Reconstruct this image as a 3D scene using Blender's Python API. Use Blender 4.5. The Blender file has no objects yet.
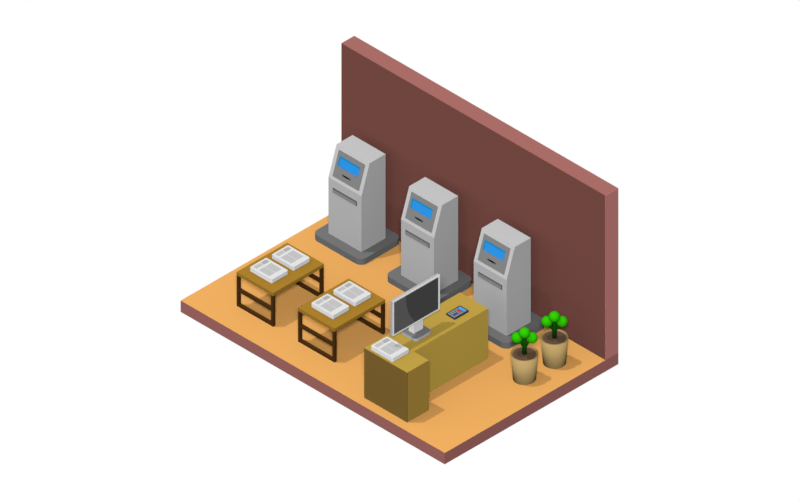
import bpy, bmesh, math
from mathutils import Vector

scene = bpy.context.scene
C = scene.collection

# ------------------------------------------------------------------ materials
def srgb(r, g, b):
    f = lambda c: (c / 255) / 12.92 if c <= 10 else (((c / 255) + 0.055) / 1.055) ** 2.4
    return (f(r), f(g), f(b))

MATS = {}
def mat(name, lin):
    """matte paint, colour given as linear albedo"""
    if name in MATS: return MATS[name]
    m = bpy.data.materials.new(name); m.use_nodes = True
    nt = m.node_tree; nt.nodes.clear()
    out = nt.nodes.new('ShaderNodeOutputMaterial')
    d = nt.nodes.new('ShaderNodeBsdfDiffuse')
    d.inputs['Color'].default_value = (*[min(c, .92) for c in lin], 1)
    nt.links.new(d.outputs[0], out.inputs[0])
    m.diffuse_color = (*lin, 1)
    MATS[name] = m
    return m
T, L, R = 1.33, 0.92, 0.665     # how much light reaches tops, left-facing and right-facing sides
def paint(name, rgb, light):
    return mat(name, [c / light for c in srgb(*rgb)])
def lit_mat(name, rgb, strength=1.0):
    """a lit display: matte glass over a weak glow"""
    m = bpy.data.materials.new(name); m.use_nodes = True
    nt = m.node_tree; nt.nodes.clear()
    out = nt.nodes.new('ShaderNodeOutputMaterial')
    e = nt.nodes.new('ShaderNodeEmission')
    e.inputs['Color'].default_value = (*srgb(*rgb), 1); e.inputs['Strength'].default_value = strength
    nt.links.new(e.outputs[0], out.inputs[0])
    return m

M_floor = paint('orange_floor', (244, 178, 98), T)
M_slab = mat('mauve_slab_edge', srgb(150, 97, 93))
M_wall = paint('brown_wall_paint', (112, 70, 63), L)
M_cap = paint('rose_wall_cap', (170, 109, 103), T)
M_end = paint('rose_wall_end_lit', (149, 97, 92), R)  # cap paint lightened in colour so the wall end looks lit
M_kiosk = paint('kiosk_grey', (202, 202, 202), T)
M_kbase = paint('kiosk_base_grey', (122, 122, 122), T)
M_panel = paint('panel_grey', (126, 126, 126), 1.12)
M_scrshade = paint('screen_shade_teal', (22, 130, 184), 1.12)  # darker blue paints in the shade of the screen recess
M_blue = lit_mat('blue_display', (45, 146, 228))
M_slotgrey = paint('slot_grey', (72, 72, 72), 1.12)
M_black = paint('slot_black', (14, 14, 14), 1.1)
M_recess = paint('recess_shade_grey', (88, 88, 88), L)  # dark grey puts the shade inside the slot into the colour
M_flap = paint('flap_grey', (128, 128, 128), L)
M_ttop = paint('table_wood', (173, 130, 46), T)
M_tleg = paint('table_dark_wood', (68, 43, 18), L)
M_pages = mat('newspaper_pages', (.72, .72, .72))  # whiter than the front page so the stack's sides look lit
M_sheet = paint('newspaper_sheet', (232, 232, 232), T)
M_print = paint('newsprint_grey', (198, 198, 198), T)
M_pic = paint('newsprint_picture', (180, 180, 180), T)
M_dtop = paint('desk_top_wood', (195, 163, 71), T)
M_dfront = paint('desk_front_wood', (155, 129, 55), R)  # desk wood lightened in colour to make the front look lit
M_dend = paint('desk_pedestal_wood', (131, 105, 45), R)
M_dshade = paint('desk_pedestal_wood_shaded', (115, 90, 43), L)  # pedestal wood darkened in colour for its shaded left side
M_bezel = mat('monitor_bezel', (.82, .82, .82))
M_house = paint('monitor_housing', (160, 160, 160), L)
M_neck = mat('monitor_neck', (.72, .72, .72))
M_foot = paint('monitor_foot', (160, 160, 162), 0.85)
M_pad = paint('monitor_foot_pad', (132, 132, 132), T)
M_scr = paint('monitor_screen', (58, 58, 58), R)
M_glare = paint('monitor_screen_glare', (77, 77, 77), R)  # paler grey stands in for glare on the glass
M_calc = paint('calculator_charcoal', (66, 66, 76), 1.3)
M_key = paint('calculator_key_grey', (160, 160, 165), T)
M_red = paint('calculator_key_orange', (245, 85, 40), T)
M_bkey = paint('calculator_key_blue', (40, 100, 200), T)
M_cdisp = lit_mat('calculator_display', (82, 165, 232))
M_pot = paint('tan_pot', (174, 147, 95), 1.07)
M_rim = paint('tan_pot_rim', (160, 134, 86), 1.35)  # pot tan darkened in colour to offset light on the rim
M_soil = paint('brown_soil', (106, 82, 64), T)
M_stem = mat('green_stem', srgb(12, 76, 3))
M_leaf = mat('green_foliage', [c / 1.3 for c in srgb(48, 196, 3)])

# ------------------------------------------------------------------ helpers
def link(name, bm, m, parent=None):
    bmesh.ops.recalc_face_normals(bm, faces=bm.faces)
    me = bpy.data.meshes.new(name); bm.to_mesh(me); bm.free()
    for x in (m if isinstance(m, (list, tuple)) else [m]): me.materials.append(x)
    o = bpy.data.objects.new(name, me); C.objects.link(o)
    if parent: o.parent = parent
    return o
def add_box(bm, a, b, mi=0):
    v = [bm.verts.new((x, y, z)) for x in (a[0], b[0]) for y in (a[1], b[1]) for z in (a[2], b[2])]
    for f in ((0,1,3,2), (4,6,7,5), (0,4,5,1), (2,3,7,6), (0,2,6,4), (1,5,7,3)):
        bm.faces.new([v[i] for i in f]).material_index = mi
def box(name, a, b, m, parent=None):
    bm = bmesh.new(); add_box(bm, a, b); return link(name, bm, m, parent)
def add_prism(bm, pts, off):
    """closed outline pts (3D, planar) swept along the vector off"""
    a = [bm.verts.new(p) for p in pts]; b = [bm.verts.new(Vector(p) + Vector(off)) for p in pts]
    n = len(a)
    bm.faces.new(a); bm.faces.new(b[::-1])
    for i in range(n): bm.faces.new((a[i], a[(i+1) % n], b[(i+1) % n], b[i]))
def prism(name, pts, off, m, parent=None):
    bm = bmesh.new(); add_prism(bm, pts, off); return link(name, bm, m, parent)
def rounded(x0, y0, x1, y1, r, z, n=8):
    pts = []
    for cx, cy, a0 in ((x1-r, y1-r, 0), (x0+r, y1-r, 90), (x0+r, y0+r, 180), (x1-r, y0+r, 270)):
        for k in range(n + 1):
            a = math.radians(a0 + 90*k/n); pts.append((cx + r*math.cos(a), cy + r*math.sin(a), z))
    return pts
def lathe(name, prof, m, parent=None, n=64):
    bm = bmesh.new(); rings = []
    for r, z in prof:
        rings.append([bm.verts.new((0, 0, z))] if r < 1e-6 else
                     [bm.verts.new((r*math.cos(2*math.pi*k/n), r*math.sin(2*math.pi*k/n), z)) for k in range(n)])
    for a, b in zip(rings, rings[1:]):
        for k in range(n):
            p = [a[k % len(a)], a[(k+1) % n % len(a)], b[(k+1) % n % len(b)], b[k % len(b)]]
            q = []
            for v in p:
                if v not in q: q.append(v)
            if len(q) > 2: bm.faces.new(q)
    o = link(name, bm, m, parent)
    return o
def smooth(o):
    for p in o.data.polygons: p.use_smooth = True
    return o
def tube(name, p0, p1, r0, r1, m, parent=None, n=20):
    p0, p1 = Vector(p0), Vector(p1); d = (p1 - p0).normalized()
    u = d.orthogonal().normalized(); w = d.cross(u)
    bm = bmesh.new(); rs = []
    for p, r in ((p0, r0), (p1, r1)):
        rs.append([bm.verts.new(p + u*r*math.cos(2*math.pi*k/n) + w*r*math.sin(2*math.pi*k/n)) for k in range(n)])
    for k in range(n): bm.faces.new((rs[0][k], rs[0][(k+1) % n], rs[1][(k+1) % n], rs[1][k])).smooth = True
    bm.faces.new(rs[0]); bm.faces.new(rs[1])
    return link(name, bm, m, parent)
def thing(name, loc, label, cat, group=None):
    o = bpy.data.objects.new(name, None); C.objects.link(o); o.location = loc; o.empty_display_size = .1
    o['label'] = label; o['category'] = cat
    if group: o['group'] = group
    return o
def copy_tree(o, parent=None):
    c = o.copy(); C.objects.link(c); c.parent = parent
    for ch in list(o.children): copy_tree(ch, c)
    return c
def place(proto, first, loc, label):
    o = proto if first else copy_tree(proto)
    o.location = loc; o['label'] = label
    return o

# ------------------------------------------------------------------ the setting
XW, XE, YE, HW, TS = 2.901, 3.134, 4.765, 2.57, 0.178
bm = bmesh.new()
add_box(bm, (0, 0, -TS), (XE, YE, 0))
bm.normal_update()
for f in bm.faces: f.material_index = 0 if f.calc_center_median().z > -.001 else 1
floor = link('floor', bm, [M_floor, M_slab]); floor['kind'] = 'structure'
floor['label'] = 'flat orange floor with mauve edges'
bm = bmesh.new()
add_box(bm, (XW, 0.006, 0), (XE, YE, HW))
for f in bm.faces: f.material_index = 0 if f.calc_center_median().x < XW + .001 else 1
wall = link('wall_back', bm, [M_wall, M_cap]); wall['kind'] = 'structure'
wall['label'] = 'tall dark brown wall with a rose top edge'
trim = box('trim_1', (XW, 0, 0), (XE, 0.006, HW), M_end); trim['kind'] = 'structure'  # thin added skin carrying the painted lit tone of the end
trim['label'] = 'rose coloured end face of the wall'

# ------------------------------------------------------------------ kiosks
BZ = .092; BW, BD = .595, .435; KN, KT, KX = .872, 1.316, .146
def make_kiosk():
    t = thing('atm_kiosk', (0, 0, 0), '', 'kiosk', 'grey self-service kiosks along the wall')
    prism('base', rounded(-.14, -.13, BD + .168, BW + .157, .096, 0), (0, 0, BZ), M_kbase, t)
    prof = [(0, 0, BZ), (0, 0, BZ + KN), (KX, 0, BZ + KT), (BD, 0, BZ + KT), (BD, 0, BZ)]
    prism('body', prof, (0, BW, 0), M_kiosk, t)
    up = Vector((KX, 0, KT - KN)); nrm = Vector((-(KT - KN), 0, KX)).normalized()
    def on_face(s0, s1, t0, t1, h0):
        # s runs from the far (left) side to the near (right) side, t upward along the slope
        P = lambda s, q: Vector((0, BW * (1 - s), BZ + KN)) + up * q + nrm * h0
        return [P(s0, t0), P(s1, t0), P(s1, t1), P(s0, t1)]
    pan = prism('control_panel', on_face(.1, .9, .1, .895, 0), nrm * .003, M_panel, t)
    a = .045
    prism('screen_recess_shade', on_face(.165, .785, .458, .75, .003), nrm * .002, M_scrshade, pan)  # strip left visible above and left of the screen is painted recess shade
    scr = prism('screen', on_face(.165 + a, .785, .458, .75 - a * 1.2, .005), nrm * .002, M_blue, pan)
    scr['label'] = 'blue lit screen'
    cs = prism('card_slot', on_face(.355, .605, .245, .295, .003), nrm * .002, M_slotgrey, pan)
    prism('slot_opening', on_face(.41, .55, .250, .290, .005), nrm * .001, M_black, cs)
    z1 = BZ + KN - .120; z0 = z1 - .072
    y1 = BW * (1 - .134); y0 = BW * (1 - .866)
    rs = box('receipt_slot', (-.003, y0, z0), (0, y1, z1), M_recess, t)  # raised plate; its visible dark strip is painted overhang shade
    box('slot_flap', (-.006, y0 + .016, z0), (-.003, y1, z1 - .022), M_flap, rs)
    return t
k0 = make_kiosk()
for i, lab in enumerate(['grey kiosk with blue screen nearest the left end of the wall, behind a low table',
                         'grey kiosk with blue screen between two others, standing behind the desk monitor',
                         'grey kiosk with blue screen next to the two potted plants']):
    place(k0, i == 0, (2.295, 3.797 - 1.31 * i, 0), lab)

# ------------------------------------------------------------------ low tables
TL, TW, TH, TT, LG = .913, .66, .53, .05, .04
def make_table():
    t = thing('low_table', (0, 0, 0), '', 'table', 'low wooden tables with newspapers')
    box('tabletop', (0, 0, TH - TT), (TL, TW, TH), M_ttop, t)
    for x in (0, TL - LG):
        for y in (0, TW - LG):
            box('leg', (x, y, 0), (x + LG, y + LG, TH - TT), M_tleg, t)
        for z in (0, .235):
            box('rail', (x, LG, z), (x + LG, TW - LG, z + .042), M_tleg, t)
    return t
t0 = make_table()
T1, T2 = (.423, 3.517, 0), (.418, 2.405, 0)
place(t0, True, T1, 'low brown wooden table standing nearest the left corner of the floor')
place(t0, False, T2, 'low brown wooden table standing next to the L-shaped desk')

# ------------------------------------------------------------------ newspapers
PX, PY, PZ = .298, .397, .058
def make_paper():
    t = thing('newspaper_stack', (0, 0, 0), '', 'newspaper', 'stacks of folded newspapers')
    r = .014
    prism('pages', rounded(0, 0, PX, PY, r, 0, 4), (0, 0, PZ - .002), M_pages, t)
    s = prism('front_page', rounded(0, 0, PX, PY, r, PZ - .002, 4), (0, 0, .002), M_sheet, t)
    def blk(name, a0, a1, b0, b1, m):
        box(name, (PX * a0, PY * (1 - b1), PZ), (PX * a1, PY * (1 - b0), PZ + .0008), m, s)
    blk('picture', .56, .9, .07, .225, M_pic)
    blk('article', .12, .52, .07, .225, M_print)
    blk('article', .12, .475, .325, .80, M_print)
    blk('article', .50, .87, .325, .80, M_print)
    return t
p0 = make_paper()
for i, (loc, lab) in enumerate([
    ((.557, 3.678, TH), 'white newspaper stack on the table nearest the left floor corner, at its front end'),
    ((.952, 3.678, TH), 'white newspaper stack on the table nearest the left floor corner, at its kiosk end'),
    ((.551, 2.566, TH), 'white newspaper stack on the table beside the desk, at its front end'),
    ((.946, 2.566, TH), 'white newspaper stack on the table beside the desk, at its end towards the kiosks'),
    ((.1675, 1.1075, .781), 'white newspaper stack lying on the desk below the monitor')]):
    place(p0, i == 0, loc, lab)

# ------------------------------------------------------------------ desk
DH, TK = .781, .005
X0, X1, X2, Y0, Y1, Y2 = .137, .527, 1.869, .813, 1.085, 1.590
d = thing('reception_desk', (X0, Y0, 0), 'L-shaped olive brown wooden desk carrying the monitor, a newspaper and a calculator', 'desk')
o = (X0, Y0)
def dl(x, y, z): return (x - o[0], y - o[1], z)
prism('worktop', [dl(X0, Y0, DH-TK), dl(X1, Y0, DH-TK), dl(X1, Y1, DH-TK), dl(X2, Y1, DH-TK), dl(X2, Y2, DH-TK), dl(X0, Y2, DH-TK)], (0, 0, TK), M_dtop, d)
box('pedestal', dl(X0 + .01, Y0, 0), dl(X1, Y2, DH - TK), M_dend, d)['label'] = 'darker brown pedestal'
box('pedestal_shade_face', dl(X0, Y0, 0), dl(X0 + .01, Y2, DH - TK), M_dshade, d)['label'] = 'dark brown pedestal side, shade painted in'  # thin added skin; the shade of this side is in its colour
box('cabinet', dl(X1, Y1, 0), dl(X2, Y2, DH - TK), M_dfront, d)

# ------------------------------------------------------------------ monitor
bx, by = .689, 1.21
m = thing('computer_monitor', (bx, by, DH), 'silver computer monitor with a dark screen on the desk', 'monitor')
ft = prism('foot', rounded(0, 0, .300, .285, .045, 0), (0, 0, .036), M_foot, m)
prism('foot_pad', rounded(.004, .004, .296, .281, .043, .036), (0, 0, .002), M_pad, ft)
def ml(x, y, z): return (x - bx, y - by, z - DH)
box('neck', ml(.765, 1.322, DH + .038), ml(.931, 1.416, 1.22), M_neck, m)
fy = 1.285; sx0 = .372; sx1 = sx0 + .794; sz0 = 1.029; sz1 = sz0 + .492
w = .024
box('housing', ml(sx0 - w, fy + .004, sz0 - w), ml(sx1 + w + .01, fy + .044, sz1 + w), M_house, m)
box('bezel', ml(sx0 - w, fy, sz0 - w), ml(sx1 + w + .01, fy + .004, sz1 + w), M_bezel, m)
sc = box('screen', ml(sx0, fy - .002, sz0), ml(sx1, fy, sz1), M_scr, m); sc['label'] = 'dark screen with a painted curved glare at one side'
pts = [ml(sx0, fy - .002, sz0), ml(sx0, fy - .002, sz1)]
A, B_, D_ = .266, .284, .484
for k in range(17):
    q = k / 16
    # edge of the painted glare: quadratic-like arc through the three measured points, bulging to the left at the top
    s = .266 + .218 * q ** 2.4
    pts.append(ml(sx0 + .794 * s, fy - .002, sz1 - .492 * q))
prism('screen_glare', pts, (0, -.001, 0), M_glare, sc)  # screen glare drawn as a flat paler shape

# ------------------------------------------------------------------ calculator
c = thing('calculator', (1.388, 1.206, DH), 'small dark calculator with a blue display lying on the desk', 'calculator')
prism('casing', rounded(0, 0, .257, .163, .01, 0, 4), (0, 0, .02), M_calc, c)
box('display', (.190, .020, .02), (.238, .143, .0225), M_cdisp, c)['label'] = 'blue display'
for i, x in enumerate((.024, .059, .094, .129, .163)):
    for j, y in enumerate((.030, .064, .098, .132)):
        mm, lb = M_key, None
        if i == 4 and j in (1, 2): mm, lb = M_red, 'orange button'
        if i in (1, 2) and j == 1: mm, lb = M_bkey, 'blue button'
        bt = box('button', (x - .0120, y - .0120, .02), (x + .0120, y + .0120, .024), mm, c)
        if lb: bt['label'] = lb

# ------------------------------------------------------------------ plants
def make_plant():
    t = thing('potted_plant', (0, 0, 0), '', 'plant', 'potted plants at the open end of the wall')
    H = .40; ro = .178
    pot = lathe('pot', [(0, 0), (.142, 0), (.149, .006), (ro, H), (ro - .012, H), (.15, H - .02), (0, H - .02)], M_pot, t)
    for p in pot.data.polygons: p.use_smooth = abs(p.normal.z) < .5
    lathe('rim', [(ro + .0005, H - .003), (ro - .001, H + .001), (ro - .010, H + .001), (.149, H - .014), (.149, H - .018), (ro - .012, H - .006)], M_rim, t)
    lathe('soil', [(0, H - .02), (.149, H - .02), (.149, H - .012), (0, H - .008)], M_soil, t)
    tube('stem', (0, 0, H - .012), (0, 0, H + .30), .030, .027, M_stem, t)
    a = .068
    tube('branch', (0, 0, H + .09), (-a, a, H + .24), .018, .016, M_stem, t)
    tube('branch', (0, 0, H + .09), (a, -a, H + .24), .018, .016, M_stem, t)
    for x, y, z in ((-a, a, H + .24), (a, -a, H + .24), (-.045, -.045, H + .36)):
        bm = bmesh.new(); bmesh.ops.create_uvsphere(bm, u_segments=32, v_segments=20, radius=.073)
        bmesh.ops.translate(bm, verts=bm.verts, vec=(x, y, z))
        smooth(link('foliage', bm, M_leaf, t))
    return t
q0 = make_plant()
place(q0, True, (1.882, .4427, 0), 'green round-leaved plant in a tan pot nearest the front of the floor')
place(q0, False, (2.406, .425, 0), 'green round-leaved plant in a tan pot closest to the brown wall')

# ------------------------------------------------------------------ light
w_ = bpy.data.worlds.new('World'); scene.world = w_; w_.use_nodes = True
nt = w_.node_tree; nt.nodes.clear()
def N(t): return nt.nodes.new(t)
def val(x, sock):
    if isinstance(x, (int, float)): sock.default_value = x
    else: nt.links.new(x, sock)
def mth(op, a, b=0.0, c=None, clamp=False):
    n = N('ShaderNodeMath'); n.operation = op; n.use_clamp = clamp
    val(a, n.inputs[0]); val(b, n.inputs[1])
    if c is not None: val(c, n.inputs[2])
    return n.outputs[0]
tc = N('ShaderNodeTexCoord'); sp = N('ShaderNodeSeparateXYZ'); nt.links.new(tc.outputs['Generated'], sp.inputs[0])
x, y, z = sp.outputs
up = mth('ADD', mth('MULTIPLY_ADD', z, .16, .15), mth('MULTIPLY', mth('MAXIMUM', mth('MULTIPLY', x, -1.0), 0.0), .65))
up = mth('MAXIMUM', up, 0.0)
lo = mth('MULTIPLY', mth('MULTIPLY_ADD', x, 3.0, 1.0, clamp=True), mth('MULTIPLY_ADD', y, 3.0, 1.0, clamp=True))
k = mth('MULTIPLY_ADD', z, 10.0, .5, clamp=True)
rad = mth('ADD', mth('MULTIPLY', up, k), mth('MULTIPLY', lo, mth('SUBTRACT', 1.0, k)))
bg = N('ShaderNodeBackground'); bg.inputs['Color'].default_value = (1, 1, 1, 1)
nt.links.new(rad, bg.inputs['Strength'])
wo = N('ShaderNodeOutputWorld'); nt.links.new(bg.outputs[0], wo.inputs[0])
w_.cycles.sampling_method = 'MANUAL'; w_.cycles.sample_map_resolution = 512

sl = bpy.data.lights.new('Sun', 'SUN'); sl.energy = 1.25; sl.angle = math.radians(.6)
so = bpy.data.objects.new('Sun', sl); C.objects.link(so)
so.rotation_euler = Vector((-.19, .19, 1)).to_track_quat('Z', 'Y').to_euler()
so.location = (0, 3, 6)
fl = bpy.data.lights.new('Soft_Fill', 'SUN'); fl.energy = math.pi * .88; fl.angle = math.radians(6)
fo = bpy.data.objects.new('Soft_Fill', fl); C.objects.link(fo)
fo.rotation_euler = Vector((-1, -1, 1.08)).to_track_quat('Z', 'Y').to_euler()
fo.location = (-3, -1, 5)

# ------------------------------------------------------------------ camera (isometric)
cd = bpy.data.cameras.new('Camera'); cam = bpy.data.objects.new('Camera', cd); C.objects.link(cam)
cd.type = 'ORTHO'; k_ = 64.0; cd.ortho_scale = 800 / (k_ / math.sqrt(2 / 3)); cd.clip_end = 100
u_ = (400 - 444.7) / (k_ * math.cos(math.radians(30))); v_ = (453 - 250) / (k_ / 2)
P = Vector(((u_ + v_) / 2, (v_ - u_) / 2, 0))
dirn = Vector((-1, -1, 1)).normalized()
cam.location = P + dirn * 14
cam.rotation_euler = dirn.to_track_quat('Z', 'Y').to_euler()
scene.camera = cam

scene.view_settings.view_transform = 'Standard'; scene.view_settings.look = 'None'
scene.view_settings.exposure = 0; scene.view_settings.gamma = 1; scene.view_settings.use_curve_mapping = False
scene.cycles.diffuse_bounces = 0
